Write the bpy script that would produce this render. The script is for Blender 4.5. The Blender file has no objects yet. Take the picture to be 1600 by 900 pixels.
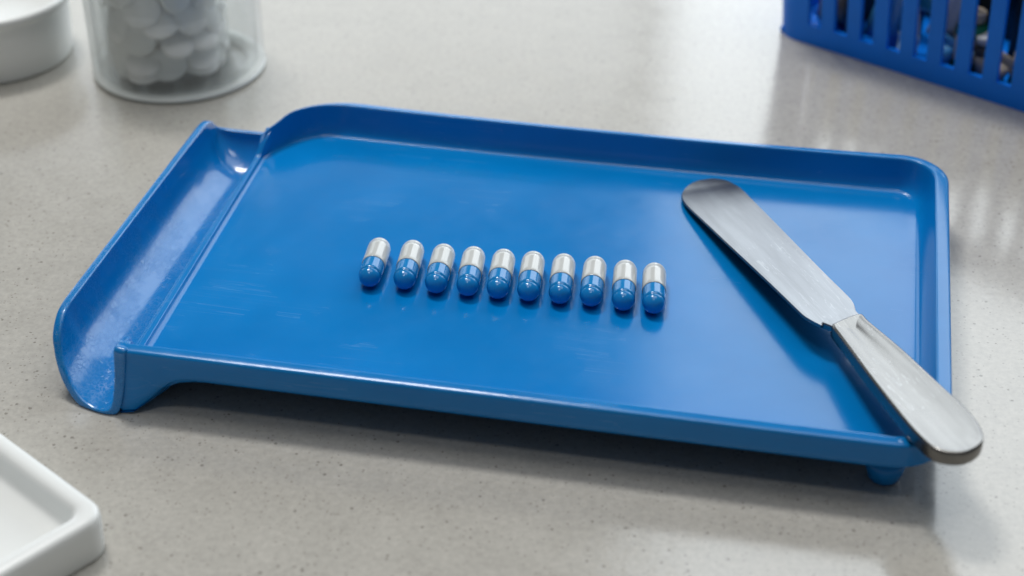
import bpy, bmesh, math, random
from mathutils import Vector, Matrix
random.seed(7)
S = 0.01                                   # everything below is written in centimetres
sc = bpy.context.scene
col = sc.collection
PI = math.pi

# ---------------------------------------------------------------- camera, light, exposure
PITCH = math.radians(33.05)
cam_d = bpy.data.cameras.new('camera')
cam = bpy.data.objects.new('camera', cam_d)
col.objects.link(cam)
cam.location = (0, 0, 30.5*S)
cam.rotation_euler = (PI/2 - PITCH, 0, 0)
cam_d.sensor_width = 36.0
cam_d.lens = 36.0*2690/1600
cam_d.clip_start = 0.01
cam_d.clip_end = 50
cam_d.dof.use_dof = True
cam_d.dof.focus_distance = 0.53
cam_d.dof.aperture_fstop = 9.0
sc.camera = cam

world = bpy.data.worlds.new('World')
sc.world = world
world.use_nodes = True
bg = world.node_tree.nodes['Background']
bg.inputs[0].default_value = (0.86, 0.93, 1.0, 1)
bg.inputs[1].default_value = 0.10


def area(name, loc, aim, sx, sy, power, colr=(1, 1, 1)):
    d = bpy.data.lights.new(name, 'AREA')
    d.shape = 'RECTANGLE'
    d.size = sx*S
    d.size_y = sy*S
    d.energy = power
    d.color = colr
    o = bpy.data.objects.new(name, d)
    col.objects.link(o)
    o.location = Vector(loc)*S
    v = (Vector(aim) - Vector(loc)).normalized()
    o.rotation_euler = v.to_track_quat('-Z', 'Y').to_euler() if abs(v.z) < 0.99 else (0, 0, 0)
    return o


def window(name, x0, x1, z0, z1, y, rad):
    # a pane of daylight standing upright behind the counter; rad = brightness per area
    a = (x1-x0)*(z1-z0)*S*S
    return area(name, ((x0+x1)/2, y, (z0+z1)/2), ((x0+x1)/2, 0, (z0+z1)/2), x1-x0, z1-z0, rad*a, (0.86, 0.94, 1.0))


WR = 11.0
window('window_light', 20, 250, 12, 190, 205, WR)
window('far_window_light', -140, 16, 5, 80, 205, WR*0.46)
area('ceiling_light', (-45, 130, 215), (-45, 130, 0), 52, 30, 28, (1.0, 0.985, 0.96))
area('ceiling_light', (15, 75, 216), (15, 75, 0), 170, 110, 14, (1.0, 0.985, 0.96))
area('ceiling_light', (-20, -25, 215), (-20, -25, 0), 50, 30, 4.5, (1.0, 0.985, 0.96))

sc.view_settings.view_transform = 'Standard'
sc.view_settings.look = 'None'
sc.view_settings.exposure = 0.0
sc.view_settings.gamma = 1.0
sc.view_settings.use_curve_mapping = False
sc.cycles.max_bounces = 12
sc.cycles.transmission_bounces = 12
sc.cycles.transparent_max_bounces = 12
sc.cycles.caustics_reflective = False
sc.cycles.caustics_refractive = False
sc.cycles.use_denoising = True


# ---------------------------------------------------------------- helpers
def tag(o, label=None, cat=None, group=None, kind=None):
    if label: o['label'] = label
    if cat: o['category'] = cat
    if group: o['group'] = group
    if kind: o['kind'] = kind
    return o


def empty(name, loc=(0, 0, 0), rz=0.0):
    o = bpy.data.objects.new(name, None)
    o.empty_display_size = 0.01
    col.objects.link(o)
    o.location = Vector(loc)*S
    o.rotation_euler = (0, 0, rz)
    return o


def mesh(name, verts, faces, mat, parent=None, smooth=True):
    me = bpy.data.meshes.new(name)
    me.from_pydata([tuple(Vector(v)*S) for v in verts], [], faces)
    me.validate()
    bm = bmesh.new(); bm.from_mesh(me)
    bmesh.ops.recalc_face_normals(bm, faces=bm.faces)
    bm.to_mesh(me); bm.free()
    if mat: me.materials.append(mat)
    if smooth:
        me.polygons.foreach_set('use_smooth', [True]*len(me.polygons))
    o = bpy.data.objects.new(name, me)
    col.objects.link(o)
    if parent: o.parent = parent
    return o


def bmobj(name, bm, mat, parent=None, smooth=True):
    bmesh.ops.recalc_face_normals(bm, faces=bm.faces)
    bmesh.ops.scale(bm, vec=(S, S, S), verts=bm.verts)
    me = bpy.data.meshes.new(name)
    bm.to_mesh(me); bm.free()
    if mat: me.materials.append(mat)
    if smooth:
        me.polygons.foreach_set('use_smooth', [True]*len(me.polygons))
    o = bpy.data.objects.new(name, me)
    col.objects.link(o)
    if parent: o.parent = parent
    return o


def sharp(o, deg=40):
    me = o.data
    bm = bmesh.new(); bm.from_mesh(me)
    lim = math.radians(deg)
    for e in bm.edges:
        if len(e.link_faces) == 2 and e.calc_face_angle() > lim:
            e.smooth = False
    bm.to_mesh(me); bm.free()
    return o


def smooth01(t):
    t = max(0.0, min(1.0, t))
    return t*t*(3-2*t)


def lerp(a, b, t): return a + (b-a)*t


def interp(pts, x):
    if x <= pts[0][0]: return pts[0][1]
    for (a, va), (b, vb) in zip(pts, pts[1:]):
        if x <= b: return va + (vb-va)*(x-a)/(b-a)
    return pts[-1][1]


def catmull(pts, n, closed=False):
    """Catmull-Rom samples through tuples; n samples per segment"""
    out = []
    m = len(pts)
    segs = m if closed else m-1
    for i in range(segs):
        if closed:
            p = [pts[(i+k-1) % m] for k in range(4)]
        else:
            p = [pts[max(0, min(m-1, i+k-1))] for k in range(4)]
        for k in range(n):
            t = k/n
            out.append(tuple(0.5*((2*b)+(-a+c)*t+(2*a-5*b+4*c-d)*t*t+(-a+3*b-3*c+d)*t**3)
                             for a, b, c, d in zip(*p)))
    if not closed: out.append(tuple(pts[-1]))
    return out


def box_bm(bm, x0, x1, y0, y1, z0, z1, bev=0.0, seg=2, M=None):
    r = bmesh.ops.create_cube(bm, size=1.0)
    vs = r['verts']
    for v in vs:
        v.co = Vector((lerp(x0, x1, v.co.x+.5), lerp(y0, y1, v.co.y+.5), lerp(z0, z1, v.co.z+.5)))
    if bev > 0:
        es = list({e for v in vs for e in v.link_edges})
        rr = bmesh.ops.bevel(bm, geom=es, offset=bev, segments=seg, affect='EDGES', profile=0.5)
        vs = list({v for f in rr['faces'] for v in f.verts} | {v for v in vs if v.is_valid})
    if M is not None:
        for v in vs: v.co = M @ v.co
    return vs


def lathe(prof, n=64, cx=0, cy=0, closed=False):
    V = []; F = []
    m = len(prof)
    for r, z in prof:
        for k in range(n):
            a = 2*PI*k/n
            V.append((cx+r*math.cos(a), cy+r*math.sin(a), z))
    rows = m if closed else m-1
    for i in range(rows):
        j = (i+1) % m
        for k in range(n):
            l = (k+1) % n
            F.append((i*n+k, i*n+l, j*n+l, j*n+k))
    return V, F


# ---------------------------------------------------------------- materials
def new_mat(name):
    m = bpy.data.materials.new(name); m.use_nodes = True
    nt = m.node_tree
    b = nt.nodes['Principled BSDF']
    return m, nt, b


def N(nt, typ, **kw):
    n = nt.nodes.new(typ)
    for k, v in kw.items():
        if k in n.inputs.keys() if hasattr(n.inputs, 'keys') else False:
            n.inputs[k].default_value = v
        else:
            setattr(n, k, v)
    return n


def objco(nt, scale=(1, 1, 1), rot=(0, 0, 0)):
    t = N(nt, 'ShaderNodeTexCoord')
    mp = N(nt, 'ShaderNodeMapping')
    mp.inputs['Scale'].default_value = scale
    mp.inputs['Rotation'].default_value = rot
    nt.links.new(t.outputs['Object'], mp.inputs[0])
    return mp.outputs[0]


def noise(nt, vec, scale, detail=4, rough=0.55, dist=0.0):
    n = N(nt, 'ShaderNodeTexNoise')
    n.inputs['Scale'].default_value = scale
    n.inputs['Detail'].default_value = detail
    n.inputs['Roughness'].default_value = rough
    n.inputs['Distortion'].default_value = dist
    nt.links.new(vec, n.inputs['Vector'])
    return n.outputs['Fac']


def ramp(nt, fac, stops):
    r = N(nt, 'ShaderNodeValToRGB')
    e = r.color_ramp.elements
    while len(e) > 1: e.remove(e[-1])
    e[0].position = stops[0][0]; e[0].color = stops[0][1]
    for p, c in stops[1:]:
        x = e.new(p); x.color = c
    nt.links.new(fac, r.inputs[0])
    return r.outputs[0]


def g(v): return (v, v, v, 1)


def math_n(nt, op, a, b=None, clamp=False):
    n = N(nt, 'ShaderNodeMath'); n.operation = op; n.use_clamp = clamp
    for i, v in enumerate((a, b)):
        if v is None: continue
        if isinstance(v, (int, float)): n.inputs[i].default_value = v
        else: nt.links.new(v, n.inputs[i])
    return n.outputs[0]


def mixc(nt, fac, a, b, mode='MIX'):
    n = N(nt, 'ShaderNodeMix'); n.data_type = 'RGBA'; n.blend_type = mode
    if isinstance(fac, (int, float)): n.inputs[0].default_value = fac
    else: nt.links.new(fac, n.inputs[0])
    for i, v in ((6, a), (7, b)):
        if isinstance(v, tuple): n.inputs[i].default_value = v
        else: nt.links.new(v, n.inputs[i])
    return n.outputs[2]


def bump(nt, height, strength, dist, normal=None):
    b = N(nt, 'ShaderNodeBump')
    b.inputs['Strength'].default_value = strength
    b.inputs['Distance'].default_value = dist
    nt.links.new(height, b.inputs['Height'])
    if normal is not None: nt.links.new(normal, b.inputs['Normal'])
    return b.outputs[0]


def counter_material():
    m, nt, b = new_mat('counter_stone')
    v = objco(nt)
    big = noise(nt, v, 9, 5, 0.6)
    mid = noise(nt, v, 70, 6, 0.65)
    base = ramp(nt, big, [(0.30, (0.445, 0.428, 0.388, 1)), (0.70, (0.470, 0.454, 0.416, 1))])
    mott = ramp(nt, mid, [(0.35, g(0.95)), (0.65, g(1.03))])
    c = mixc(nt, 1.0, base, mott, 'MULTIPLY')
    fine = noise(nt, v, 480, 3, 0.75)
    c = mixc(nt, 1.0, c, ramp(nt, fine, [(0.32, g(0.89)), (0.68, g(1.09))]), 'MULTIPLY')
    # dark pin specks, sparse
    vo = N(nt, 'ShaderNodeTexVoronoi'); vo.inputs['Scale'].default_value = 460
    nt.links.new(v, vo.inputs['Vector'])
    sep = N(nt, 'ShaderNodeSeparateColor'); nt.links.new(vo.outputs['Color'], sep.inputs[0])
    size = math_n(nt, 'MULTIPLY', math_n(nt, 'SUBTRACT', sep.outputs[0], 0.68, True), 0.80)
    speck = math_n(nt, 'LESS_THAN', vo.outputs['Distance'], size)
    vo2 = N(nt, 'ShaderNodeTexVoronoi'); vo2.inputs['Scale'].default_value = 900
    nt.links.new(v, vo2.inputs['Vector'])
    sep2 = N(nt, 'ShaderNodeSeparateColor'); nt.links.new(vo2.outputs['Color'], sep2.inputs[0])
    size2 = math_n(nt, 'MULTIPLY', math_n(nt, 'SUBTRACT', sep2.outputs[1], 0.66, True), 1.1)
    speck2 = math_n(nt, 'LESS_THAN', vo2.outputs['Distance'], size2)
    c = mixc(nt, math_n(nt, 'MULTIPLY', speck2, 0.38), c, (0.13, 0.11, 0.085, 1))
    c = mixc(nt, math_n(nt, 'MULTIPLY', speck, 0.52), c, (0.085, 0.072, 0.055, 1))
    nt.links.new(c, b.inputs['Base Color'])
    r = ramp(nt, mid, [(0.3, g(0.13)), (0.75, g(0.20))])
    nt.links.new(r, b.inputs['Roughness'])
    b.inputs['Specular IOR Level'].default_value = 0.8
    h = math_n(nt, 'ADD', math_n(nt, 'MULTIPLY', noise(nt, v, 260, 4, 0.6), 0.8),
               math_n(nt, 'MULTIPLY', speck, -0.6))
    n1 = bump(nt, h, 0.16, 0.00035)
    n2 = bump(nt, noise(nt, v, 38, 2, 0.5), 0.10, 0.0012, n1)
    nt.links.new(n2, b.inputs['Normal'])
    return m


def scratches(nt, scale, rotz, width=0.012, stretch=0.06):
    """thin broken lines: stretched noise contour"""
    v = objco(nt, (scale*stretch, scale, scale), (0, 0, rotz))
    n = noise(nt, v, 1.0, 3, 0.5, 0.4)
    d = math_n(nt, 'ABSOLUTE', math_n(nt, 'SUBTRACT', n, 0.5))
    line = math_n(nt, 'LESS_THAN', d, width)
    mask = noise(nt, objco(nt), 24, 3, 0.6)
    return math_n(nt, 'MULTIPLY', line, math_n(nt, 'GREATER_THAN', mask, 0.56))


BLUE = (0.0022, 0.128, 0.455, 1)


def tray_material(name, crackle=False):
    m, nt, b = new_mat(name)
    v = objco(nt)
    cloud = noise(nt, v, 22, 5, 0.6)
    c = mixc(nt, ramp(nt, cloud, [(0.35, g(0)), (0.7, g(1))]), (0.0005, 0.175, 0.50, 1), (0.001, 0.202, 0.56, 1))
    s1 = scratches(nt, 150, 0.35, 0.0022, 0.035)
    s2 = scratches(nt, 120, -1.0, 0.0020, 0.03)
    s3 = scratches(nt, 170, 2.1, 0.0022, 0.04)
    sc_ = math_n(nt, 'MAXIMUM', math_n(nt, 'MAXIMUM', s1, s2), s3)
    c = mixc(nt, math_n(nt, 'MULTIPLY', sc_, 0.30), c, (0.09, 0.30, 0.62, 1))
    rough = ramp(nt, noise(nt, v, 48, 6, 0.7), [(0.3, g(0.13 if crackle else 0.14)), (0.75, g(0.19 if crackle else 0.23))])
    h = math_n(nt, 'ADD', math_n(nt, 'MULTIPLY', noise(nt, v, 170, 3, 0.55), 0.55), math_n(nt, 'MULTIPLY', sc_, 0.35))
    nrm = bump(nt, h, 0.04 if crackle else 0.10, 0.00022)
    nrm = bump(nt, noise(nt, v, 28, 2, 0.4), 0.05 if crackle else 0.12, 0.0007, nrm)
    if crackle:
        wv = N(nt, 'ShaderNodeVectorMath'); wv.operation = 'ADD'
        nn = N(nt, 'ShaderNodeTexNoise'); nn.inputs['Scale'].default_value = 160; nn.inputs['Detail'].default_value = 3
        nt.links.new(v, nn.inputs['Vector'])
        sv = N(nt, 'ShaderNodeVectorMath'); sv.operation = 'SCALE'; sv.inputs['Scale'].default_value = 0.006
        nt.links.new(nn.outputs['Color'], sv.inputs[0])
        nt.links.new(v, wv.inputs[0]); nt.links.new(sv.outputs[0], wv.inputs[1])
        lines = None
        for scl, wd in ((430, 0.042), (850, 0.055)):
            vo = N(nt, 'ShaderNodeTexVoronoi'); vo.feature = 'DISTANCE_TO_EDGE'
            vo.inputs['Scale'].default_value = scl
            nt.links.new(wv.outputs[0], vo.inputs['Vector'])
            l = math_n(nt, 'LESS_THAN', vo.outputs['Distance'], wd)
            lines = l if lines is None else math_n(nt, 'MAXIMUM', lines, l)
        # crazing fades towards the far end
        sx = N(nt, 'ShaderNodeSeparateXYZ'); nt.links.new(v, sx.inputs[0])
        fade = ramp(nt, math_n(nt, 'MULTIPLY', sx.outputs['Y'], 8.0), [(0.0, g(1)), (0.45, g(0.75)), (0.8, g(0.25)), (1.0, g(0.1))])
        msk = ramp(nt, noise(nt, v, 110, 3, 0.6), [(0.40, g(0.05)), (0.60, g(0.6))])
        lines = math_n(nt, 'MULTIPLY', math_n(nt, 'MULTIPLY', lines, msk), fade)
        nrm = bump(nt, math_n(nt, 'MULTIPLY', lines, -1.0), 0.5, 0.0002, nrm)
        c = mixc(nt, math_n(nt, 'MULTIPLY', lines, 0.2), c, (0.001, 0.05, 0.22, 1))
        rough = mixc(nt, lines, rough, g(0.75))
        b.inputs['Specular IOR Level'].default_value = 0.65
    else:
        b.inputs['Specular IOR Level'].default_value = 0.38
    nt.links.new(c, b.inputs['Base Color'])
    nt.links.new(rough, b.inputs['Roughness'])
    nt.links.new(nrm, b.inputs['Normal'])
    b.inputs['Coat Weight'].default_value = 0.0
    b.inputs['Coat Roughness'].default_value = 0.07 if crackle else 0.10
    nt.links.new(nrm, b.inputs['Coat Normal'])
    return m


def plain(name, colr, rough=0.3, spec=0.5, bumpamt=0.05, scale=150, var=0.08, **kw):
    m, nt, b = new_mat(name)
    v = objco(nt)
    n = noise(nt, v, scale*0.4, 4, 0.6)
    lo = tuple(x*(1-var) for x in colr[:3])+(1,); hi = tuple(min(1, x*(1+var)) for x in colr[:3])+(1,)
    nt.links.new(ramp(nt, n, [(0.3, lo), (0.7, hi)]), b.inputs['Base Color'])
    b.inputs['Roughness'].default_value = rough
    b.inputs['Specular IOR Level'].default_value = spec
    if bumpamt: nt.links.new(bump(nt, noise(nt, v, scale, 3, 0.5), bumpamt, 0.0005), b.inputs['Normal'])
    for k, val in kw.items():
        b.inputs[k.replace('_', ' ')].default_value = val
    return m


def steel(name, colr, rough, rotz, streak=0.05):
    m, nt, b = new_mat(name)
    b.inputs['Metallic'].default_value = 1.0
    v = objco(nt, (22, 620, 620), (0, 0, rotz))
    st = noise(nt, v, 1.0, 4, 0.6)
    v2 = objco(nt)
    cl = noise(nt, v2, 55, 5, 0.65)
    c = mixc(nt, ramp(nt, cl, [(0.3, g(0)), (0.7, g(1))]), tuple(x*0.88 for x in colr[:3])+(1,), colr)
    s = scratches(nt, 500, rotz, 0.010, 0.05)
    c = mixc(nt, math_n(nt, 'MULTIPLY', s, 0.10), c, (0.8, 0.81, 0.82, 1))
    c = mixc(nt, 1.0, c, ramp(nt, noise(nt, objco(nt, (12, 210, 210)), 1.0, 4, 0.6), [(0.35, g(0.88)), (0.65, g(1.07))]), 'MULTIPLY')
    nt.links.new(c, b.inputs['Base Color'])
    r = math_n(nt, 'ADD', math_n(nt, 'MULTIPLY', st, 0.10), math_n(nt, 'MULTIPLY', cl, 0.16))
    nt.links.new(math_n(nt, 'ADD', r, rough-0.13), b.inputs['Roughness'])
    nt.links.new(bump(nt, st, streak, 0.0002, bump(nt, cl, 0.12, 0.0006)), b.inputs['Normal'])
    return m


M = {}
M['counter'] = counter_material()
M['tray'] = tray_material('blue_tray_plastic')
M['trough'] = tray_material('blue_crazed_plastic', True)
M['cap_white'] = plain('capsule_ivory_gelatin', (0.55, 0.57, 0.56, 1), 0.13, 0.5, 0.03, 300, 0.05,
                       Coat_Weight=0.25, Coat_Roughness=0.03)
M['cap_blue'] = plain('capsule_blue_gelatin', (0.005, 0.215, 0.55, 1), 0.14, 0.5, 0.03, 300, 0.06,
                      Coat_Weight=0.1, Coat_Roughness=0.03)
SPA = math.atan2(-0.882, 0.472)
M['blade'] = steel('brushed_steel', (0.275, 0.283, 0.296, 1), 0.34, 0)
M['handle'] = steel('worn_steel', (0.225, 0.218, 0.208, 1), 0.25, 0, 0.08)
M['basket'] = plain('basket_blue_plastic', (0.001, 0.200, 0.86, 1), 0.38, 0.3, 0.08, 90, 0.06)
M['white'] = plain('white_plastic', (0.79, 0.81, 0.80, 1), 0.30, 0.5, 0.04, 60, 0.03)
M['cup'] = plain('white_cup_plastic', (0.84, 0.86, 0.85, 1), 0.32, 0.5, 0.04, 60, 0.03)
M['tablet'] = plain('chalky_white_tablet', (0.93, 0.92, 0.91, 1), 0.6, 0.3, 0.2, 500, 0.03, Subsurface_Weight=0.6, Subsurface_Scale=0.004, Subsurface_Radius=(1.0, 1.0, 1.0))


def frosted_mat(name, haze, rim):
    m, nt, b = new_mat(name)
    out = nt.nodes['Material Output']
    nt.nodes.remove(b)
    tr = N(nt, 'ShaderNodeBsdfTransparent'); tr.inputs[0].default_value = (0.975, 0.985, 0.985, 1)
    tl = N(nt, 'ShaderNodeBsdfTranslucent'); tl.inputs[0].default_value = (0.94, 0.96, 0.96, 1)
    df = N(nt, 'ShaderNodeBsdfDiffuse'); df.inputs[0].default_value = (0.94, 0.96, 0.96, 1)
    md = N(nt, 'ShaderNodeMixShader'); md.inputs[0].default_value = 0.5
    nt.links.new(tl.outputs[0], md.inputs[1]); nt.links.new(df.outputs[0], md.inputs[2])
    fr = N(nt, 'ShaderNodeLayerWeight'); fr.inputs[0].default_value = 0.30
    n = noise(nt, objco(nt), 25, 3, 0.5)
    f = math_n(nt, 'ADD', math_n(nt, 'MULTIPLY', fr.outputs['Facing'], rim), math_n(nt, 'MULTIPLY', n, haze), True)
    mx = N(nt, 'ShaderNodeMixShader')
    nt.links.new(f, mx.inputs[0]); nt.links.new(tr.outputs[0], mx.inputs[1]); nt.links.new(md.outputs[0], mx.inputs[2])
    gl = N(nt, 'ShaderNodeBsdfGlossy'); gl.inputs['Roughness'].default_value = 0.14
    lw = N(nt, 'ShaderNodeLayerWeight'); lw.inputs[0].default_value = 0.5
    fn = math_n(nt, 'ADD', math_n(nt, 'MULTIPLY', math_n(nt, 'POWER', lw.outputs['Facing'], 3.0), 0.6), 0.03, True)
    m2 = N(nt, 'ShaderNodeMixShader')
    nt.links.new(fn, m2.inputs[0]); nt.links.new(mx.outputs[0], m2.inputs[1]); nt.links.new(gl.outputs[0], m2.inputs[2])
    nt.links.new(m2.outputs[0], out.inputs[0])
    return m


M['milky'] = plain('milky_base_plastic', (0.80, 0.83, 0.81, 1), 0.2, 0.6, 0.03, 60, 0.02)
M['frost'] = frosted_mat('milky_clear_plastic', 0.07, 0.28)
M['frost2'] = frosted_mat('thin_clear_plastic', 0.0, 0.12)

# ---------------------------------------------------------------- countertop
ct = mesh('countertop', [(-300, -80, 0), (300, -80, 0), (300, 200, 0), (-300, 200, 0),
                         (-300, -80, -4), (300, -80, -4), (300, 200, -4), (-300, 200, -4)],
          [(0, 1, 2, 3), (7, 6, 5, 4), (0, 4, 5, 1), (1, 5, 6, 2), (2, 6, 7, 3), (3, 7, 4, 0)], M['counter'], smooth=False)
tag(ct, 'speckled warm grey stone countertop with a soft sheen', kind='structure')

# ---------------------------------------------------------------- the counting tray
ORG = (-11.382, 41.687, 0)
PHI = math.radians(11.6)
tray = empty('counting_tray', ORG, -PHI)
tag(tray, 'glossy blue plastic pill counting tray with a pouring trough along its left side', 'counting tray')
ZR, ZF, ZB = 2.10, 1.00, 0.82


def rounded(corners, narc=14, nstr=(40, 30, 40, 30)):
    """corners: list of (x,y,r) ccw -> closed path, same count for each call"""
    out = []
    n = len(corners)
    info = []
    for i in range(n):
        p0 = Vector(corners[i-1][:2]); p = Vector(corners[i][:2]); p1 = Vector(corners[(i+1) % n][:2])
        a = (p0-p).normalized(); b = (p1-p).normalized(); r = corners[i][2]
        ang = a.angle(b); d = r/math.tan(ang/2)
        t0 = p+a*d; t1 = p+b*d
        c = p+(a+b).normalized()*(r/math.sin(ang/2))
        info.append((t0, t1, c, r))
    for i in range(n):
        t0, t1, c, r = info[i]
        a0 = math.atan2(*(t0-c).yx); a1 = math.atan2(*(t1-c).yx)
        while a1 < a0: a1 += 2*PI
        if a1-a0 > PI: a1 -= 2*PI
        for k in range(narc+1):
            a = lerp(a0, a1, k/narc)
            out.append(Vector((c.x+r*math.cos(a), c.y+r*math.sin(a))))
        q = info[(i+1) % n][0]
        m = nstr[i]
        for k in range(1, m):
            out.append(t1.lerp(q, k/m))
    return out


def bow(p, amt):
    # far wall sags slightly towards the middle
    if p.y > 13:
        t = (p.x-12.0)/11.0
        p.y -= amt*max(0, 1-t*t)
    return p


outer = rounded([(0.20, -1.24, 0.08), (23.78, -1.20, 1.60), (23.78, 15.32, 1.70), (0.08, 15.36, 2.9)], 16, (60, 40, 60, 60))
inner = rounded([(0.62, -0.42, 0.12), (22.86, -0.42, 0.75), (22.80, 14.42, 0.75), (0.36, 14.46, 1.75)], 16, (60, 40, 60, 60))
outer = [bow(p, 0.34) for p in outer]
inner = [bow(p, 0.10) for p in inner]


def side_shift(p):
    # the left side leans out a little towards the far end
    if p.x < 3: p.x += -0.26*max(0, min(1, p.y/12.2))*(1-p.x/3)*smooth01((13.6-p.y)/1.2)
    return p


NL = len(outer)
# profile: (fraction from outer to inner path, height code)
profA = [(1.0, 'b', 0), (0.86, 'b', 0.0), (0.74, 'b', 0.015), (0.66, 'b', 0.08), (0.60, 'b', 0.22), (0.50, 'r', 0.885), (0.30, 'r', 0.88), (0.14, 'r', 0.85), (0.05, 'r', 0.79), (0.012, 'r', 0.68), (0.0, 'r', 0.50), (0.0, 'r', 0.34),
         (0.003, 'r', 0.22), (0.022, 'r', 0.105), (0.07, 'r', 0.055), (0.15, 'r', 0.032), (0.25, 'r', 0.016), (0.35, 'r', 0.004), (0.42, 'r', 0.0), (0.465, 'r', 0.016),
         (0.50, 'r', 0.065), (0.535, 'r', 0.19), (0.66, 'f', 0.45), (0.77, 'f', 0.20), (0.87, 'f', 0.075), (0.95, 'f', 0.02), (1.0, 'f', 0.0)]
V = []; F = []
rows = []
for i in range(NL):
    o, n_ = outer[i], inner[i]
    left = (i < 0)
    # how much this point belongs to the low ridge on the left
    k = 0.0
    if o.x < 1.2:
        k = smooth01((o.y+0.95)/0.55)*smooth01((12.85-o.y)/0.6)
    zr = lerp(ZR - 0.22*(smooth01((14.3-o.y)/1.4) if o.x < 3 and o.y > 6 else 0), 1.17, k)
    # the front apron sweeps down to the trough
    zb = ZB; inset = 0.0; zsk = zr-0.88
    if o.y < -0.3 and o.x < 3.4:
        zsk = min(zsk, interp([(0.2, 0.03), (0.5, 0.04), (0.75, 0.14), (1.0, 0.38), (1.3, 0.72), (1.65, 1.0), (2.1, 1.17), (2.6, 1.22), (3.4, 1.22)], o.x))
        inset = smooth01((2.4-o.x)/1.6)
    if k > 0: zb = lerp(zb, 0.62, k)
    pts = []
    for fr, code, dz in profA:
        f2 = fr
        if code == 'b' and fr < 0.7: f2 = lerp(fr, fr*0.12+0.02, inset)
        if code == 'r' and dz > 0.3: f2 = fr*(1-0.5*inset)
        if code == 'b':
            z = min(zb+dz, zsk) if zsk < 1.2 and k < 0.01 else zb+dz
            if fr == 1.0: z = lerp(ZB, 0.6, k)
        elif code == 'r':
            z = zr - dz*(zr-ZF)/(ZR-ZF) if dz < 0.3 else zr-dz*lerp(1, 0.5, k)
            if dz > 0.3 and k < 0.01: z = lerp(zr-0.22, zsk, (dz-0.22)/0.665)
        else: z = ZF+dz*(zr-ZF)/(ZR-ZF)*1.0
        pts.append((f2, z))
    sm = catmull(pts, 3)
    row = []
    for fr, z in sm:
        p = Vector((lerp(o.x, n_.x, fr), lerp(o.y, n_.y, fr)))
        if o.x < 3 and n_.x < 3: p = side_shift(p)
        if o.y < -0.9 and o.x < 1.9 and fr < 0.6: p.y -= 0.30*smooth01((1.7-o.x)/1.3)*max(0, 1-(z-0.05)/1.7)
        row.append(len(V)); V.append((p.x, p.y, z))
    rows.append(row)
for i in range(NL):
    a, b = rows[i], rows[(i+1) % NL]
    for j in range(len(a)-1):
        F.append((a[j], b[j], b[j+1], a[j+1]))
# tray floor: rings shrinking to the centre so the wavy shading stays smooth
prev = [r[-1] for r in rows]
prevb = [r[0] for r in rows]
for f in (0.97, 0.85, 0.6, 0.3, 0.0):
    if f > 0:
        cur = []; curb = []
        for i in range(NL):
            q = Vector(V[rows[i][-1]])
            c = Vector((11.7, 7.0, 0))
            # gently dished floor
            cur.append(len(V)); V.append((lerp(c.x, q.x, f), lerp(c.y, q.y, f), ZF-0.012*(1-f)))
            curb.append(len(V)); V.append((lerp(c.x, q.x, f), lerp(c.y, q.y, f), ZB))
        for i in range(NL):
            j = (i+1) % NL
            F.append((prev[i], prev[j], cur[j], cur[i]))
            F.append((prevb[j], prevb[i], curb[i], curb[j]))
        prev, prevb = cur, curb
    else:
        F.append(tuple(prev)); F.append(tuple(reversed(prevb)))
basin = mesh('tray_basin', V, F, M['tray'], tray)

# ---- trough: q across (left lip -> right crest), t along
UP = [(-1.95, 2.10), (-1.94, 1.85), (-1.90, 1.50), (-1.76, 1.10), (-1.46, 0.73), (-1.02, 0.47), (-0.55, 0.36), (-0.16, 0.38),
      (0.04, 0.52), (0.10, 0.78), (0.11, 1.13)]
UPs = catmull(UP, 5)
NU = len(UPs)
QC = 6/10.0        # q of the lowest point


def prof(u):
    """u in 0..1 -> x,z on the inner cross-section"""
    x = u*(NU-1); i = min(int(x), NU-2); t = x-i
    return (lerp(UPs[i][0], UPs[i+1][0], t), lerp(UPs[i][1], UPs[i+1][1], t))


YNEAR = [(0.0, 0.80), (0.025, 0.45), (0.05, 0.22), (0.10, -0.05), (0.17, -0.32), (0.25, -0.53), (0.30, -0.68), (0.40, -1.02), (0.50, -1.34), (0.60, -1.52), (0.70, -1.60), (0.80, -1.50), (0.9, -1.30), (1.0, -1.20)]
YNEAR = catmull(YNEAR, 5)
YFAR = 13.15
REND = 1.55


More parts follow.
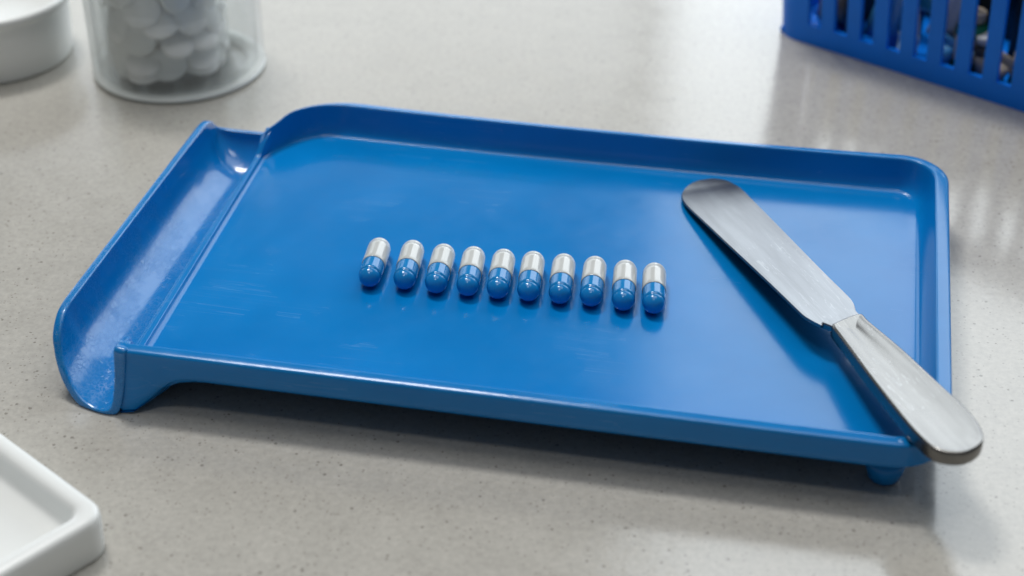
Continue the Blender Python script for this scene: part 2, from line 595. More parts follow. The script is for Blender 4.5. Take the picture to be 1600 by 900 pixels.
def trough_pt(u, v):
    # v: 0 near edge .. 1 far top edge
    v0 = 0.80
    if u < QC: s = -(QC-u)/QC
    else: s = (u-QC)/(1-QC)
    t = max(0.0, (v-v0)/(1-v0))
    m = max(abs(s), t)
    if t > 0 and abs(s) > 0:
        P = lerp(7.0, 3.0, smooth01(t*1.6))
        k = m/((abs(s)**P+t**P)**(1/P))
        s2, t2 = s*k, t*k
        # keep straight walls straight where t is small
    else: s2, t2 = s, t
    r = m

    def uu(q): return QC+q*QC if q < 0 else QC+q*(1-QC)
    x, z = prof(uu(s2))
    xr, zw = prof(uu(-r if s < 0 else r))
    a = t2*math.radians(82)
    z_end_r = 0.36+(1.46-0.36)*(1-math.cos(r*math.radians(82)))/(1-math.cos(math.radians(82)))
    if t > 0:
        wq = abs(s)**3.2; wt = t**3.2
        zz = (wq*zw+wt*z_end_r)/(wq+wt+1e-9)
        z = zz
        y = YFAR-REND+REND*math.sin(a)/math.sin(math.radians(82))
    else:
        yn = interp(YNEAR, u)
        y = lerp(yn, YFAR-REND, v/v0)
        # mouth ramp: the floor drops a little and the near lip follows
        w = smooth01((0.75-y)/0.5)
        tt = (0.6-y)/2.1
        ramp_ = tt if tt > 0.05 else (0 if tt < -0.05 else (tt+0.05)**2/0.2)
        bottom = smooth01(1-(z-0.3)/0.8) if z < 1.1 else 0
        z -= 0.22*ramp_*bottom
        if s > 0:
            up = smooth01((-0.15-y)/0.6)*smooth01((s-0.35)/0.65)
            z += 0.96*up; x += 0.10*smooth01((-0.15-y)/0.8)*s
        if s < 0: x += 0.12*w*min(1, max(0, -s))*min(1, (2.1-z)/0.8)
    if s > 0 and y > 11.6: z += 0.50*smooth01((y-12.1)/0.85)*smooth01((s-0.3)/0.7)
    x += -0.28*max(0, min(1, y/12.2))*smooth01((u-0.45)/0.5)*(1-0.6*smooth01((y-12.2)/0.8))
    return Vector((x, y, z))


NUU, NVV = 64, 120
vs_v = [0.8*(k/90) for k in range(90)]+[0.8+0.2*k/30 for k in range(31)]
grid = [[trough_pt(u/NUU, v) for u in range(NUU+1)] for v in vs_v]
NV = len(grid)


def nrm(i, j):
    a = grid[min(i+1, NV-1)][j]-grid[max(i-1, 0)][j]
    b = grid[i][min(j+1, NUU)]-grid[i][max(j-1, 0)]
    n_ = b.cross(a)
    return -n_.normalized() if n_.length > 1e-9 else Vector((0, 0, -1))


TH = 0.27
V = []; F = []
gi = {}; go = {}
for i in range(NV):
    for j in range(NUU+1):
        n_ = nrm(i, j)
        if n_.z > 0.3: n_ = -n_
        p = grid[i][j]
        gi[i, j] = len(V); V.append(tuple(p))
        th = TH if j < NUU*0.78 else lerp(TH, 0.20 if i > 12 else lerp(0.38, 0.20, i/12), (j/NUU-0.78)/0.22)
        q = p+n_*th
        q.z = max(q.z, 0.015)
        go[i, j] = len(V); V.append(tuple(q))
for i in range(NV-1):
    for j in range(NUU):
        F.append((gi[i, j], gi[i, j+1], gi[i+1, j+1], gi[i+1, j]))
        F.append((go[i, j], go[i+1, j], go[i+1, j+1], go[i, j+1]))
loop = [(0, j) for j in range(NUU+1)]+[(i, NUU) for i in range(1, NV)]+[(NV-1, j) for j in range(NUU-1, -1, -1)]+[(i, 0) for i in range(NV-2, 0, -1)]
K = 9
arcs = []
for n0, (i, j) in enumerate(loop):
    A = Vector(V[gi[i, j]]); B = Vector(V[go[i, j]])
    # outward direction in the surface: square to the edge
    p_ = loop[n0-1]; q_ = loop[(n0+1) % len(loop)]
    T_ = (grid[q_[0]][q_[1]]-grid[p_[0]][p_[1]])
    d = T_.cross(nrm(i, j)).normalized()
    ii = min(max(i, 3), NV-4); jj = min(max(j, 3), NUU-3)
    if d.dot(grid[i][j]-grid[ii][jj]) < 0: d = -d
    if j == NUU and i not in (0, NV-1): amp = 0.02
    else: amp = 0.085
    mid = (A+B)/2; h = (A-B)/2
    row = [gi[i, j]]
    for k in range(1, K):
        a = PI*k/K
        cx = math.copysign(abs(math.cos(a))**0.6, math.cos(a)); sy = math.sin(a)**0.5
        row.append(len(V)); V.append(tuple(mid+h*cx+d*amp*sy))
    row.append(go[i, j])
    arcs.append(row)
for n0 in range(len(arcs)):
    a, b = arcs[n0], arcs[(n0+1) % len(arcs)]
    for k in range(K):
        F.append((a[k], a[k+1], b[k+1], b[k]))
trough = mesh('trough', V, F, M['trough'], tray)
trough['label'] = 'scooped pouring trough with fine surface crazing'

# feet
for (fx, fy) in ((22.15, 0.0), (22.15, 13.4)):
    pr = [(0.0, 0.0), (0.32, 0.0), (0.41, 0.03), (0.46, 0.12), (0.54, 0.40), (0.60, 0.80), (0.0, 0.80)]
    Vf, Ff = lathe(pr, 40)
    f_ = mesh('foot', Vf, Ff, M['tray'], tray)
    f_.location = Vector((fx, fy, 0))*S


def T2W(x, y, z):
    return (ORG[0]+x*math.cos(PHI)+y*math.sin(PHI), ORG[1]-x*math.sin(PHI)+y*math.cos(PHI), z)


# ---------------------------------------------------------------- capsules
CAPR = 0.365
caps = [(5.95, 5.90, 95.0), (7.05, 5.98, 95.4), (8.07, 5.96, 95.2), (9.06, 6.00, 96.1), (10.02, 6.04, 95.5),
        (10.97, 6.10, 95.9), (11.95, 6.15, 96.0), (12.93, 6.20, 95.2), (13.92, 6.17, 96.4), (14.85, 6.19, 97.0)]


def half_shell(r, L0, L1, mat, name, parent):
    """cylinder from L0 to L1 (+hemisphere at L1) along x"""
    pr = [(0.02, L0), (r*0.9, L0), (r-0.008, L0+0.002), (r, L0+0.02)]
    sgn = 1
    for k in range(1, 7): pr.append((r, lerp(L0+0.02, L1, k/6)))
    for k in range(0, 17):
        a = PI/2*k/16
        rh = r-0.014
        pr.append((max(0.0015, rh*math.cos(a)), L1+0.008+rh*math.sin(a)*1.04))
    Vv, Ff = lathe(pr, 48)
    Vv = [(z, x, y) for x, y, z in Vv]
    return mesh(name, Vv, Ff, mat, parent)


c0 = empty('capsule')
half_shell(CAPR+0.012, -0.19, 0.82, M['cap_white'], 'capsule_cap', c0)
bdy = half_shell(CAPR-0.010, -0.06, 0.80, M['cap_blue'], 'capsule_body', c0)
for v in bdy.data.vertices: v.co.x = -v.co.x
bdy.data.flip_normals()
ordn = ['first', 'second', 'third', 'fourth', 'fifth', 'fifth', 'fourth', 'third', 'second', 'last']
for i, (x, y, a) in enumerate(caps):
    if i == 0: o = c0
    else:
        o = c0.copy(); col.objects.link(o)
        for ch in [c for c in c0.children if c.name.startswith('capsule_')]:
            d = ch.copy(); col.objects.link(d); d.parent = o
    w_ = T2W(x, y, ZF+CAPR-0.004)
    o.location = Vector(w_)*S
    o.rotation_euler = (random.uniform(-1, 1), 0, math.radians(a)-PHI)
    if i == 0: lab = 'blue and ivory capsule at the left end of the row, nearest the trough'
    elif i == 9: lab = 'blue and ivory capsule at the right end of the row, nearest the steel spatula'
    elif i < 5: lab = 'blue and ivory capsule, %s counted from the trough end of the row' % ordn[i]
    else: lab = 'blue and ivory capsule, %s counted from the spatula end of the row' % ordn[i]
    tag(o, lab, 'capsule', 'row of ten capsules on the blue tray')

# ---------------------------------------------------------------- spatula
sp = empty('spatula', T2W(15.75, 13.2, 0), SPA-PHI)
tag(sp, 'worn steel pill spatula lying across the right side of the blue tray, handle on rim', 'spatula')
# in spatula space x runs tip -> handle, y runs across the blade
blade_out = [(9.62, 0.82), (9.40, 0.90), (9.15, 0.985), (8.90, 1.025), (8.5, 1.03), (7.2, 1.0), (5.3, 1.0), (3.0, 1.03), (1.4, 1.06), (0.55, 1.075),
             (0.10, 1.02), (-0.20, 0.90), (-0.42, 0.70), (-0.57, 0.35), (-0.57, -0.02), (-0.45, -0.38), (-0.20, -0.72), (0.10, -0.96), (0.55, -1.14), (1.2, -1.20),
             (2.2, -1.16), (4.3, -1.07), (6.3, -0.95), (8.0, -0.84), (9.1, -0.77), (9.40, -0.73), (9.75, -0.60), (10.05, -0.45)]


def zblade(s):
    t = max(0.0, s)
    return 1.035+0.122*t-0.0032*t*t


bo = catmull(blade_out, 5)
# slice the outline along s into cross rows for a curved sheet
V = []; F = []
top = [p for p in bo]
mid_s = 14
R_side = [p for p in bo if p[1] > 0.2 or False]


def cross(s):
    ws = []
    n = len(bo)
    for k in range(n):
        a = bo[k]; b = bo[(k+1) % n]
        if (a[0]-s)*(b[0]-s) <= 0 and a[0] != b[0]:
            t = (s-a[0])/(b[0]-a[0]); ws.append(lerp(a[1], b[1], t))
    return min(ws), max(ws)


ss = [-0.625+0.001, -0.62, -0.61, -0.59, -0.56, -0.52, -0.46, -0.38, -0.28, -0.15, 0.0, 0.2, 0.4, 0.7, 1.0]+[1.0+k*0.25 for k in range(1, 31)]+[8.65, 8.8, 8.95, 9.1, 9.25, 9.4, 9.55, 9.7, 9.85, 9.97]
TB = 0.10
FX = [0, 0.012, 0.03, 0.1, 0.22, 0.36, 0.5, 0.64, 0.78, 0.9, 0.97, 0.988, 1.0]
rows = []
for s in ss:
    try: w0, w1 = cross(s)
    except ValueError: continue
    if w1-w0 < 0.01: continue
    row = []
    for k in range(13):
        f = FX[k]
        # top side
        row.append((s, lerp(w0, w1, f), zblade(s)+TB-(0.035 if k in (0, 12) else 0)))
    for k in range(12, -1, -1):
        row.append((s, lerp(w0, w1, FX[k]), zblade(s)+(0.03 if k in (0, 12) else 0)))
    rows.append(row)
n = len(rows[0])
for row in rows:
    for s, w, z in row: V.append((s, w, z))
for i in range(len(rows)-1):
    for k in range(n):
        l = (k+1) % n
        F.append((i*n+k, i*n+l, (i+1)*n+l, (i+1)*n+k))
F.append(tuple(range(n)))
F.append(tuple(range((len(rows)-1)*n, len(rows)*n)))
blade = sharp(mesh('blade', V, F, M['blade'], sp), 35)

hl = [(9.80, 0.82), (10.4, 0.90), (12.1, 1.05), (14.0, 1.12), (15.4, 1.17), (16.0, 1.13), (16.45, 1.03), (16.90, 0.83), (17.18, 0.50), (17.31, 0.12),
      (17.25, -0.20), (17.05, -0.50), (16.7, -0.66), (16.1, -0.71), (15.3, -0.69), (13.2, -0.55), (11.6, -0.40), (10.7, -0.32), (10.22, -0.27), (10.05, -0.10)]


def ztop(s): return 2.12+0.49*(s-9.9)/5.7


def ring(off, dz, follow=1.0):
    pts = catmull(hl, 6, closed=True)
    out = []
    m = len(pts)
    for k in range(m):
        p = Vector(pts[k]); a = Vector(pts[k-1]); b = Vector(pts[(k+1) % m])
        t = (b-a).normalized(); nn = Vector((t.y, -t.x))
        q = p+nn*off
        out.append((q.x, q.y, ztop(q.x)+dz))
    return out


# outline runs clockwise in (s,w): inward is +nn for one orientation; decide by area
ar = sum(a[0]*b[1]-b[0]*a[1] for a, b in zip(hl, hl[1:]+hl[:1]))
sg = 1 if ar < 0 else -1
rings = [ring(sg*0.16, -0.46), ring(sg*0.05, -0.45), ring(sg*0.01, -0.41), ring(0, -0.34), ring(0, -0.10), ring(sg*0.012, -0.05), ring(sg*0.035, -0.02),
         ring(sg*0.065, -0.003), ring(sg*0.095, -0.004), ring(sg*0.15, -0.012), ring(sg*0.24, -0.022), ring(sg*0.36, -0.028)]
V = []; F = []
m = len(rings[0])
for r_ in rings: V += r_
for i in range(len(rings)-1):
    for k in range(m):
        l = (k+1) % m
        F.append((i*m+k, i*m+l, (i+1)*m+l, (i+1)*m+k))
F.append(tuple(range(m)))
# top face: shrink the last ring towards the handle's middle line, slightly scooped
last = rings[-1]; base = (len(rings)-1)*m
ring_z = {0.35: -0.014, 0.65: -0.026, 0.92: -0.031}
prev_b = base
for f_, dz_ in ring_z.items():
    nb = len(V)
    for x, y, z in last:
        cx_ = max(10.6, min(16.4, x)); cy_ = interp([(10.0, 0.30), (12.1, 0.30), (14.0, 0.25), (15.4, 0.25), (17.0, 0.18)], cx_)
        xx = lerp(x, cx_, f_)
        V.append((xx, lerp(y, cy_, f_), ztop(xx)-0.028+dz_))
    for k in range(m):
        l = (k+1) % m
        F.append((prev_b+k, prev_b+l, nb+l, nb+k))
    prev_b = nb
F.append(tuple(prev_b+k for k in range(m)))
handle = sharp(mesh('handle', V, F, M['handle'], sp), 50)
# bolster step between blade and handle
bm = bmesh.new()
zb_ = zblade(9.8)
vv = [(9.45, 0.80), (9.90, 0.80), (10.30, -0.22), (9.88, -0.46)]
lo = [bm.verts.new((s, w, zblade(s)-0.06)) for s, w in vv]
hi = [bm.verts.new((s, w, z)) for (s, w), z in zip(vv, (2.07, 2.105, 2.115, 2.08))]
bm.faces.new(lo); bm.faces.new(hi)
for k in range(4): bm.faces.new((lo[k], lo[(k+1) % 4], hi[(k+1) % 4], hi[k]))
bmesh.ops.bevel(bm, geom=list(bm.edges), offset=0.03, segments=2, affect='EDGES')
bmobj('bolster', bm, M['blade'], sp, False)

# ---------------------------------------------------------------- jar of tablets
JC = (-13.45, 63.35)
jar = empty('pill_jar', (JC[0], JC[1], 0))
tag(jar, 'clear plastic jar of white tablets standing beside the white cup', 'jar')
RO = 3.42
pr = [(0.0, 0.10), (2.9, 0.10), (3.05, 0.0), (3.30, 0.0), (3.42, 0.10), (3.43, 0.25), (3.45, 4.0), (3.47, 8.0), (3.30, 8.05), (3.24, 8.0), (3.22, 4.0), (3.20, 0.36), (3.10, 0.25), (0.0, 0.24)]
Vj, Fj = lathe(pr, 96)
mesh('jar_wall', Vj, Fj, M['frost'], jar)
CI = (-0.35, -0.15)
RI = 2.42
pr = [(0.0, 0.26), (2.2, 0.26), (2.42, 0.36), (2.46, 0.55), (2.50, 7.6), (2.42, 7.62), (2.38, 7.5), (2.34, 0.6), (2.2, 0.42), (0.0, 0.40)]
Vj, Fj = lathe(pr, 72, CI[0], CI[1])
mesh('inner_cup', Vj, Fj, M['frost2'], jar)

pr = [(2.75, 0.012), (3.02, 0.004), (3.28, 0.004), (3.40, 0.03), (3.455, 0.08), (3.46, 0.15), (3.445, 0.20), (3.38, 0.22), (2.75, 0.20)]
Vj, Fj = lathe(pr, 96, closed=True)
mesh('base_ring', Vj, Fj, M['milky'], jar)

# tablets: pillowed oval discs packed loosely
def tablet_mesh(rx, ry, h):
    pr = [(0.001, h*0.5), (0.35, h*0.49), (0.62, h*0.44), (0.82, h*0.35), (0.93, h*0.26), (0.98, h*0.20), (1.0, h*0.14), (1.0, -h*0.14), (0.98, -h*0.20), (0.93, -h*0.26), (0.82, -h*0.35), (0.62, -h*0.44), (0.35, -h*0.49), (0.001, -h*0.5)]
    Vt, Ft = lathe(pr, 28)
    return [(x*rx, y*ry, z) for x, y, z in Vt], Ft


tab_meshes = []
for rx, ry in ((0.80, 0.66), (0.76, 0.74)):
    Vt, Ft = tablet_mesh(rx, ry, 0.46)
    o = mesh('tablet', Vt, Ft, M['tablet'])
    tab_meshes.append(o.data); bpy.data.objects.remove(o)
random.seed(21)
placed = []
cx, cy = JC[0]+CI[0], JC[1]+CI[1]


def try_place(p, nrm_, r=0.62):
    for q, qn in placed:
        d = (p-q).length
        if d < 0.40: return False
        al = abs(nrm_.dot(qn))
        v = p-q
        if al > 0.8:
            if abs(v.dot(nrm_)) < 0.42 and (v-nrm_*v.dot(nrm_)).length < 1.10: return False
        elif d < 0.80: return False
    return True


# hand-set tablets against the glass, the ones the photograph shows clearly
toward = Vector((-cx, -cy, 0)).normalized()
side = Vector((toward.y, -toward.x, 0))     # points to photo left


def at_glass(a, z, tilt, roll):
    """a = angle from the camera side round the wall, degrees (+ = photo right)"""
    d = (toward*math.cos(math.radians(a)) - side*math.sin(math.radians(a)))
    n_ = (d+Vector((0, 0, tilt))).normalized()
    rad = 2.02
    p = Vector((cx, cy, 0))+d*rad; p.z = z-0.12
    return p, n_, roll


tabs = []
for a, z, tilt, roll, k, lab in [
        (-4, 1.22, 0.35, 0.0, 0, 'largest clear oval white tablet low against the front of the jar'),
        (-32, 2.35, 0.25, 0.3, 1, 'round white tablet facing out at the upper left of the jar'),
        (-60, 1.15, 0.15, 1.3, 0, None), (-28, 1.35, 1.3, 0.3, 1, None), (12, 2.15, 1.6, 0.9, 0, None), (38, 1.30, 1.2, 0.2, 0, None),
        (36, 2.15, 1.4, -0.4, 0, None), (62, 1.25, 0.3, 1.0, 1, None), (66, 2.4, 0.5, 0.2, 0, None), (-4, 3.05, 0.9, 0.4, 0, None),
        (-58, 2.6, 0.4, 0.9, 0, None), (-24, 3.5, 0.5, 0.2, 1, None), (28, 3.1, 0.5, 0.6, 1, None)]:
    p, n_, r_ = at_glass(a, z, tilt, roll)
    placed.append((p, n_)); tabs.append((p, n_, r_, k, lab))
tries = 0
lvl = 0.95
while tries < 22000 and len(tabs) < 125:
    tries += 1
    zz = 0.70+4.2*(tries/22000.0)*1.0+random.uniform(0, 0.25)
    rr = 1.98*math.sqrt(random.random()); aa = random.uniform(0, 2*PI)
    p = Vector((cx+rr*math.cos(aa), cy+rr*math.sin(aa), zz))
    n_ = Vector((random.gauss(0, 1), random.gauss(0, 1), random.gauss(0, 1))).normalized()
    if rr > 1.5:
        rad_ = Vector((math.cos(aa), math.sin(aa), 0))
        n_ = (rad_*random.uniform(0.8, 1.5)+Vector((0, 0, random.uniform(-0.8, 0.8)))+n_*0.25).normalized()
    if zz < 0.85: n_ = (Vector((0, 0, 1))+n_*0.2).normalized()
    if try_place(p, n_):
        placed.append((p, n_)); tabs.append((p, n_, random.uniform(0, 3), random.randint(0, 1), None))
for p, n_, r_, k, lab in tabs:
    o = bpy.data.objects.new('tablet', tab_meshes[k]); col.objects.link(o)
    o.location = p*S
    q = n_.to_track_quat('Z', 'Y')
    o.rotation_mode = 'QUATERNION'
    from mathutils import Quaternion
    o.rotation_quaternion = q @ Quaternion((0, 0, 1), r_)
    tag(o, lab or 'chalky white pillow shaped tablet in the heap inside the clear jar', 'tablet', 'white tablets heaped in the clear jar')

# ---------------------------------------------------------------- white cup, left
CC = (-21.3, 64.65)
cup = empty('cup', (CC[0], CC[1], 0))
tag(cup, 'low white plastic cup with a rounded rim, cut off by the left edge', 'cup')
pr = [(0.0, 0.0), (3.05, 0.0), (3.16, 0.05), (3.20, 0.15), (3.26, 1.4), (3.30, 2.35)]
pr2 = [(3.30, 2.35), (3.40, 2.38), (3.46, 2.45), (3.46, 2.62), (3.42, 2.72), (3.32, 2.76), (3.20, 2.74), (3.12, 2.66), (3.08, 2.5), (3.02, 1.9), (2.9, 1.75), (2.6, 1.70), (0.0, 1.68)]
Vc, Fc = lathe(pr, 96); mesh('cup_wall', Vc, Fc, M['cup'], cup)
Vc, Fc = lathe(pr2, 96); mesh('rim', Vc, Fc, M['white'], cup)

# ---------------------------------------------------------------- white shallow tray, near left
AX = Vector((-0.735, 0.678, 0)); AY = Vector((-0.678, -0.735, 0))   # along its two edges
wt = empty('white_tray', (-10.42, 34.25, 0), 0)
wt.rotation_euler = (0, 0, math.atan2(AY.y, AY.x))
tag(wt, 'shallow white plastic tray with a thick rounded rim at the lower left corner', 'tray')
# local x along AY (towards camera left), local y: rotate +90 => (-AY.y, AY.x)
LX, LY = 9.0, 16.0
# local y axis = (0.735,-0.678) = -AX, so the tray spans y from -LY to 0


def rrect(x0, y0, x1, y1, r, n=10):
    out = []
    for cxx, cyy, a0 in ((x1-r, y0+r, -PI/2), (x1-r, y1-r, 0), (x0+r, y1-r, PI/2), (x0+r, y0+r, PI)):
        for k in range(n+1):
            a = a0+PI/2*k/n
            out.append((cxx+r*math.cos(a), cyy+r*math.sin(a)))
    return out


spec = [(0.08, 0.62, 0.0), (0.02, 0.68, 0.04), (0.0, 0.7, 0.15), (-0.02, 0.72, 1.0), (0.0, 0.7, 1.18), (0.05, 0.66, 1.27), (0.14, 0.6, 1.31), (0.30, 0.55, 1.32), (0.46, 0.48, 1.30), (0.54, 0.42, 1.24), (0.60, 0.36, 1.12), (0.68, 0.32, 0.75), (0.74, 0.3, 0.62), (0.86, 0.28, 0.56), (1.2, 0.2, 0.55)]
V = []; F = []
for ins, r, z in spec:
    V += [(x, y, z) for x, y in rrect(ins, -LY+ins, LX-ins, -ins, max(r, 0.12))]
n = 44
for i in range(len(spec)-1):
    for k in range(n):
        l = (k+1) % n
        F.append((i*n+k, i*n+l, (i+1)*n+l, (i+1)*n+k))
F.append(tuple(range(n))); F.append(tuple((len(spec)-1)*n+k for k in range(n)))
mesh('tray_shell', V, F, M['white'], wt)

# ---------------------------------------------------------------- slotted basket, far right
BA = math.atan2(-6.6, 7.97)
BO = (10.95, 66.55, 0)
bk = empty('basket', BO, BA)
tag(bk, 'deep blue slotted plastic basket full of packets at the upper right', 'basket')
BL, BW, BH = 22.0, 15.0, 7.5
TW = 0.22
PIT = 1.18; SW = 0.60
S0 = 2.02           # centre of the first slot
ZS0, ZS1 = 0.88, 6.1
RC = 1.1


def flare(x, y, z):
    f = 0.055*z
    return (x+(f if x > BL/2 else -f)*min(1, abs(x-BL/2)/(BL/2)), y+(f if y > BW/2 else -f)*min(1, abs(y-BW/2)/(BW/2)), z)


# walls: path round the basket with a per-column slot flag; thickness both sides
path = []   # (x,y,nx,ny,slotflag)


def wall_cols(L):
    """break a wall of length L (between corner arcs) into solid / slot columns"""
    n = int((L-0.3)/PIT)
    return n


def slot_mesh(name, p0, p1, nin, L, first, count, bm):
    """flat wall between p0 and p1 with slots, as pieces welded together"""
    pass


bm = bmesh.new()


def quadstrip(pts_outer, pts_inner, z0, z1):
    """closed block between outer & inner polylines from z0 to z1"""
    n = len(pts_outer)
    zs = [lerp(z0, z1, k/2) for k in range(3)]
    g_ = []
    for z in zs:
        g_.append(([bm.verts.new(flare(x, y, z)) for x, y in pts_outer], [bm.verts.new(flare(x, y, z)) for x, y in pts_inner]))
    for a, b in zip(g_, g_[1:]):
        for k in range(n-1):
            bm.faces.new((a[0][k], a[0][k+1], b[0][k+1], b[0][k]))
            bm.faces.new((a[1][k+1], a[1][k], b[1][k], b[1][k+1]))
        bm.faces.new((a[1][0], a[0][0], b[0][0], b[1][0]))
        bm.faces.new((a[0][-1], a[1][-1], b[1][-1], b[0][-1]))
    for g0 in (g_[0], g_[-1]):
        for k in range(n-1):
            bm.faces.new((g0[0][k], g0[0][k+1], g0[1][k+1], g0[1][k]))


def slab(x0, x1, y0, y1, z0, z1):
    quadstrip([(x0, y0), (x1, y0)], [(x0, y1), (x1, y1)], z0, z1)


def full_ring(z0, z1, extra=0.0, ins=TW):
    o = rrect(-extra, -extra, BL+extra, BW+extra, RC+extra, 10)
    i_ = rrect(ins, ins, BL-ins, BW-ins, RC-ins*0.7, 10)
    # start in the middle of nothing: close the loop by repeating the first point
    quadstrip(o+[o[0]], i_+[i_[0]], z0, z1)


full_ring(0.0, ZS0)
bmobj('base_band', bm, M['basket'], bk, False)
bm = bmesh.new(); full_ring(ZS1, BH-0.55); full_ring(BH-0.55, BH, 0.45, 0.3)
bmobj('rim', bm, M['basket'], bk, False)
bm = bmesh.new(); box_bm(bm, TW+.01, BL-TW-.01, TW+.01, BW-TW-.01, 0.05, 0.30)
bmobj('basket_floor', bm, M['basket'], bk, False)
# corner posts
for cxx, cyy, a0 in ((RC, RC, PI), (BL-RC, RC, -PI/2), (BL-RC, BW-RC, 0), (RC, BW-RC, PI/2)):
    bm = bmesh.new()
    o_ = [(cxx+RC*math.cos(a0+PI/2*k/10), cyy+RC*math.sin(a0+PI/2*k/10)) for k in range(11)]
    i_ = [(cxx+(RC-TW)*math.cos(a0+PI/2*k/10), cyy+(RC-TW)*math.sin(a0+PI/2*k/10)) for k in range(11)]
    e = S0-SW/2-RC
    d0 = Vector((math.cos(a0-PI/2), math.sin(a0-PI/2))); d1 = Vector((math.cos(a0+PI), math.sin(a0+PI)))
    o_ = [(o_[0][0]+d0.x*e, o_[0][1]+d0.y*e)]+o_+[(o_[-1][0]+d1.x*e, o_[-1][1]+d1.y*e)]
    i_ = [(i_[0][0]+d0.x*e, i_[0][1]+d0.y*e)]+i_+[(i_[-1][0]+d1.x*e, i_[-1][1]+d1.y*e)]
    quadstrip(o_, i_, ZS0, ZS1)
    ob = bmobj('corner_post', bm, M['basket'], bk, True)
    sharp(ob, 40)
# slats
def slats(L, fn):
    n = int(round((L-2*S0)/PIT))
    pit = (L-2*S0)/n
    for k in range(n):
        a = S0+k*pit+SW/2; b = S0+(k+1)*pit-SW/2
        global bm
        bm = bmesh.new()
        fn(a, b)
        bmobj('slat', bm, M['basket'], bk, False)


slats(BL, lambda a, b: slab(a, b, 0, TW, ZS0, ZS1))
slats(BL, lambda a, b: slab(a, b, BW-TW, BW, ZS0, ZS1))
slats(BW, lambda a, b: slab(0, TW, a, b, ZS0, ZS1))
slats(BW, lambda a, b: slab(BL-TW, BL, a, b, ZS0, ZS1))


# contents of the basket
def B2W(x, y, z):
    x += -0.8
    return (BO[0]+x*math.cos(BA)-y*math.sin(BA), BO[1]+x*math.sin(BA)+y*math.cos(BA), z)


def pack_mat(name, c, rough=0.35, **kw):
    return plain(name, c, rough, 0.5, 0.15, 60, 0.15, **kw)


PM = {
    'teal': pack_mat('teal_film', (0.03, 0.30, 0.40, 1), 0.3),
    'pale': pack_mat('pale_blue_film', (0.35, 0.55, 0.68, 1), 0.3),
    'paper': pack_mat('white_paper', (0.72, 0.76, 0.80, 1), 0.6),
    'green': pack_mat('green_glass_plastic', (0.01, 0.12, 0.06, 1), 0.2),
    'tan': pack_mat('tan_label', (0.36, 0.31, 0.24, 1), 0.6),
    'navy': pack_mat('navy_film', (0.01, 0.05, 0.14, 1), 0.3),
    'black': pack_mat('black_plastic', (0.012, 0.013, 0.015, 1), 0.35),
    'foil': plain('silver_foil', (0.42, 0.44, 0.46, 1), 0.3, 0.5, 0.4, 90, 0.1),
    'blue2': pack_mat('sky_blue_film', (0.05, 0.25, 0.50, 1), 0.3),
}


def pouch(x, y, w, h, z, mat, lean, yaw, roll, label, cat='packet'):
    """pillow-shaped sachet with crimped ends"""
    root = empty('packet', B2W(x, y, z), 0)
    root.rotation_euler = (lean, roll, BA+yaw)
    nx_, nz_ = 12, 16
    V = []; F = []
    for side_ in (1, -1):
        for j in range(nz_+1):
            for i in range(nx_+1):
                u = i/nx_*2-1; v = j/nz_*2-1
                t = 0.42*max(0, 1-abs(u)**2.2)*max(0, 1-abs(v)**3)
                cr = 0.02*math.sin(i*3.1+j)*(1-abs(v))
                V.append((u*w/2, side_*(t+0.012)+cr, (v+1)*h/2))
    off = (nx_+1)*(nz_+1)
    for s_ in (0, 1):
        for j in range(nz_):
            for i in range(nx_):
                a = s_*off+j*(nx_+1)+i
                F.append((a, a+1, a+nx_+2, a+nx_+1))
    edge = [i for i in range(nx_+1)]+[j*(nx_+1)+nx_ for j in range(1, nz_+1)]+[nz_*(nx_+1)+i for i in range(nx_-1, -1, -1)]+[j*(nx_+1) for j in range(nz_-1, 0, -1)]
    for k in range(len(edge)):
        a, b = edge[k], edge[(k+1) % len(edge)]
        F.append((a, b, b+off, a+off))
    mesh('film', V, F, mat, root)
    bm = bmesh.new()
    box_bm(bm, -w/2, w/2, -0.03, 0.03, h, h+0.35, 0.01, 1)
    bmobj('crimped_end', bm, mat, root)
    tag(root, label, cat, 'packets and vials inside the blue basket')


def vial(x, y, r, h, z, mat, capm, lean, roll, label):
    root = empty('vial', B2W(x, y, z), 0)
    root.rotation_euler = (lean, roll, BA)
    Vv, Ff = lathe([(0, 0), (r*0.85, 0), (r*0.97, 0.05), (r, 0.15), (r, h*0.7), (r*0.9, h*0.76), (r*0.55, h*0.82), (r*0.5, h*0.86), (0, h*0.86)], 32)
    mesh('bottle', Vv, Ff, mat, root)
    Vv, Ff = lathe([(0, h*0.84), (r*0.66, h*0.84), (r*0.7, h*0.86), (r*0.7, h*0.98), (r*0.62, h), (0, h)], 32)
    mesh('cap', Vv, Ff, capm, root)
    Vv, Ff = lathe([(r+0.012, h*0.22), (r+0.02, h*0.23), (r+0.02, h*0.6), (r+0.012, h*0.61)], 32)
    mesh('paper_label', Vv, Ff, PM['tan'] if mat is not PM['tan'] else PM['paper'], root)
    tag(root, label, 'vial', 'packets and vials inside the blue basket')


def carton(x, y, w, d, h, z, mat, lean, yaw, roll, label):
    root = empty('carton', B2W(x, y, z), 0)
    root.rotation_euler = (lean, roll, BA+yaw)
    bm = bmesh.new(); box_bm(bm, -w/2, w/2, -d/2, d/2, 0, h, 0.04, 2)
    bmobj('box', bm, mat, root)
    bm = bmesh.new(); box_bm(bm, -w/2+0.1, w/2-0.1, -d/2+0.05, d/2-0.05, h+0.003, h+0.035, 0.01, 1)
    bmobj('top_flap', bm, mat, root)
    tag(root, label, 'carton', 'packets and vials inside the blue basket')


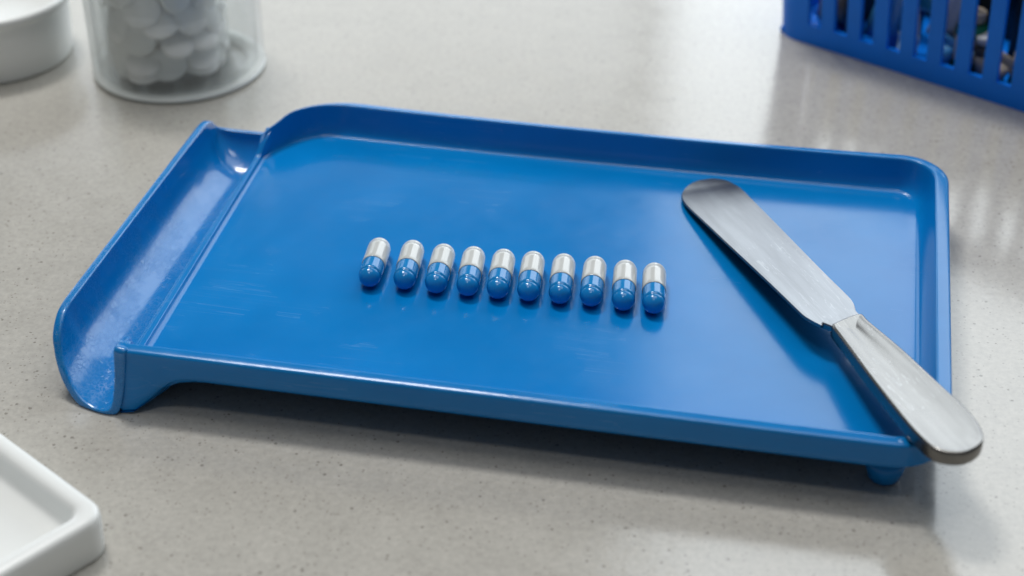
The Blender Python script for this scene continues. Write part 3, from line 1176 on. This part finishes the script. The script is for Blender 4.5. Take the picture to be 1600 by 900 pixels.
pouch(2.9, 0.95, 1.1, 1.6, 0.9, PM['tan'], 0.1, 0.3, 0.1, 'small tan packet standing low behind the second slot of the basket')
pouch(5.2, 1.05, 1.5, 3.6, 0.5, PM['blue2'], 0.1, 0.1, 0.28, 'blue film packet slanting behind the fourth slot of the basket')
pouch(6.5, 1.5, 1.9, 3.0, 2.2, PM['teal'], -0.1, 0.1, 0.1, 'teal film packet standing high behind the fifth slot of the basket')
carton(6.75, 0.85, 0.62, 0.3, 2.4, 0.9, PM['paper'], 0.05, 0.05, -0.12, 'narrow white carton behind the fifth slot of the basket')
pouch(6.7, 0.62, 0.9, 0.7, 0.45, PM['pale'], 0.05, 0.0, 0.0, 'small pale blue packet on the basket floor behind the fifth slot')
pouch(7.75, 1.25, 1.3, 3.4, 1.3, PM['foil'], 0.1, 0.2, 0.30, 'silver foil packet leaning behind the sixth slot of the basket')
pouch(8.0, 0.7, 0.8, 1.1, 0.4, PM['blue2'], 0.0, 0.1, 0.3, 'short sky blue packet on the basket floor behind the sixth slot')
vial(8.95, 1.25, 0.62, 2.6, 0.35, PM['green'], PM['tan'], 0.0, 0.05, 'dark green vial with tan cap behind the seventh slot of the basket')
pouch(9.2, 0.55, 0.6, 0.8, 0.4, PM['pale'], 0.0, 0.0, 0.05, 'tiny pale blue packet in front of the dark green vial')
vial(10.15, 1.15, 0.55, 1.9, 0.35, PM['black'], PM['foil'], 0.1, -0.2, 'black vial with silver cap behind the eighth slot of the basket')
pouch(10.4, 0.6, 0.7, 0.9, 0.6, PM['tan'], 0.0, 0.2, 0.5, 'tan packet tilted in front of the black vial')
vial(11.4, 1.2, 0.55, 2.4, 0.35, PM['green'], PM['black'], 0.0, 0.1, 'dark green vial with black cap behind the ninth slot of the basket')
pouch(12.6, 1.2, 1.5, 3.6, 0.4, PM['navy'], 0.1, 0.1, 0.1, 'navy film packet behind the tenth slot of the basket')
pouch(2.9, 1.5, 1.6, 3.4, 0.4, PM['navy'], 0.0, 0.1, 0.05, 'navy filler packet added behind the first slots of the basket to darken them')  # added to darken the first slots, covers the blue wall beyond
pouch(4.2, 0.75, 0.9, 2.6, 0.33, PM['black'], 0.0, 0.0, -0.05, 'slim black filler packet added behind the third slot of the basket to darken it')  # added low down so the slot stays dark to its bottom
pouch(13.4, 2.3, 2.4, 5.2, 0.35, PM['black'], 0.0, 0.0, 0.0, 'black filler packet added right of the two green vials to darken the slots')  # dark filler added to cover the bright inner wall between the vials
carton(9.5, 5.6, 15.0, 1.2, 6.4, 0.31, PM['black'], 0.0, 0.0, 0.0, 'long black filler block added across the middle of the basket to keep it dark')  # added blocker, keeps the brightly lit back wall out of the slots
# a second row standing behind, mostly lost in shade
pouch(2.6, 2.9, 2.4, 5.0, 0.35, PM['black'], 0.0, 0.1, 0.05, 'black film packet standing at the left end of the basket')
pouch(5.0, 3.0, 2.3, 5.2, 0.35, PM['navy'], 0.0, -0.1, 0.0, 'tall navy film packet standing behind the slanting blue packet')
pouch(8.0, 3.0, 3.0, 5.4, 0.35, PM['black'], 0.0, 0.05, 0.0, 'wide black film packet standing behind the silver foil packet')
pouch(11.3, 3.0, 2.8, 5.4, 0.35, PM['black'], 0.0, 0.0, 0.03, 'wide black film packet standing behind the vials')
carton(14.6, 3.0, 2.6, 1.5, 5.0, 0.35, PM['navy'], 0.0, 0.1, 0.0, 'navy carton standing beyond the right edge of the photo')
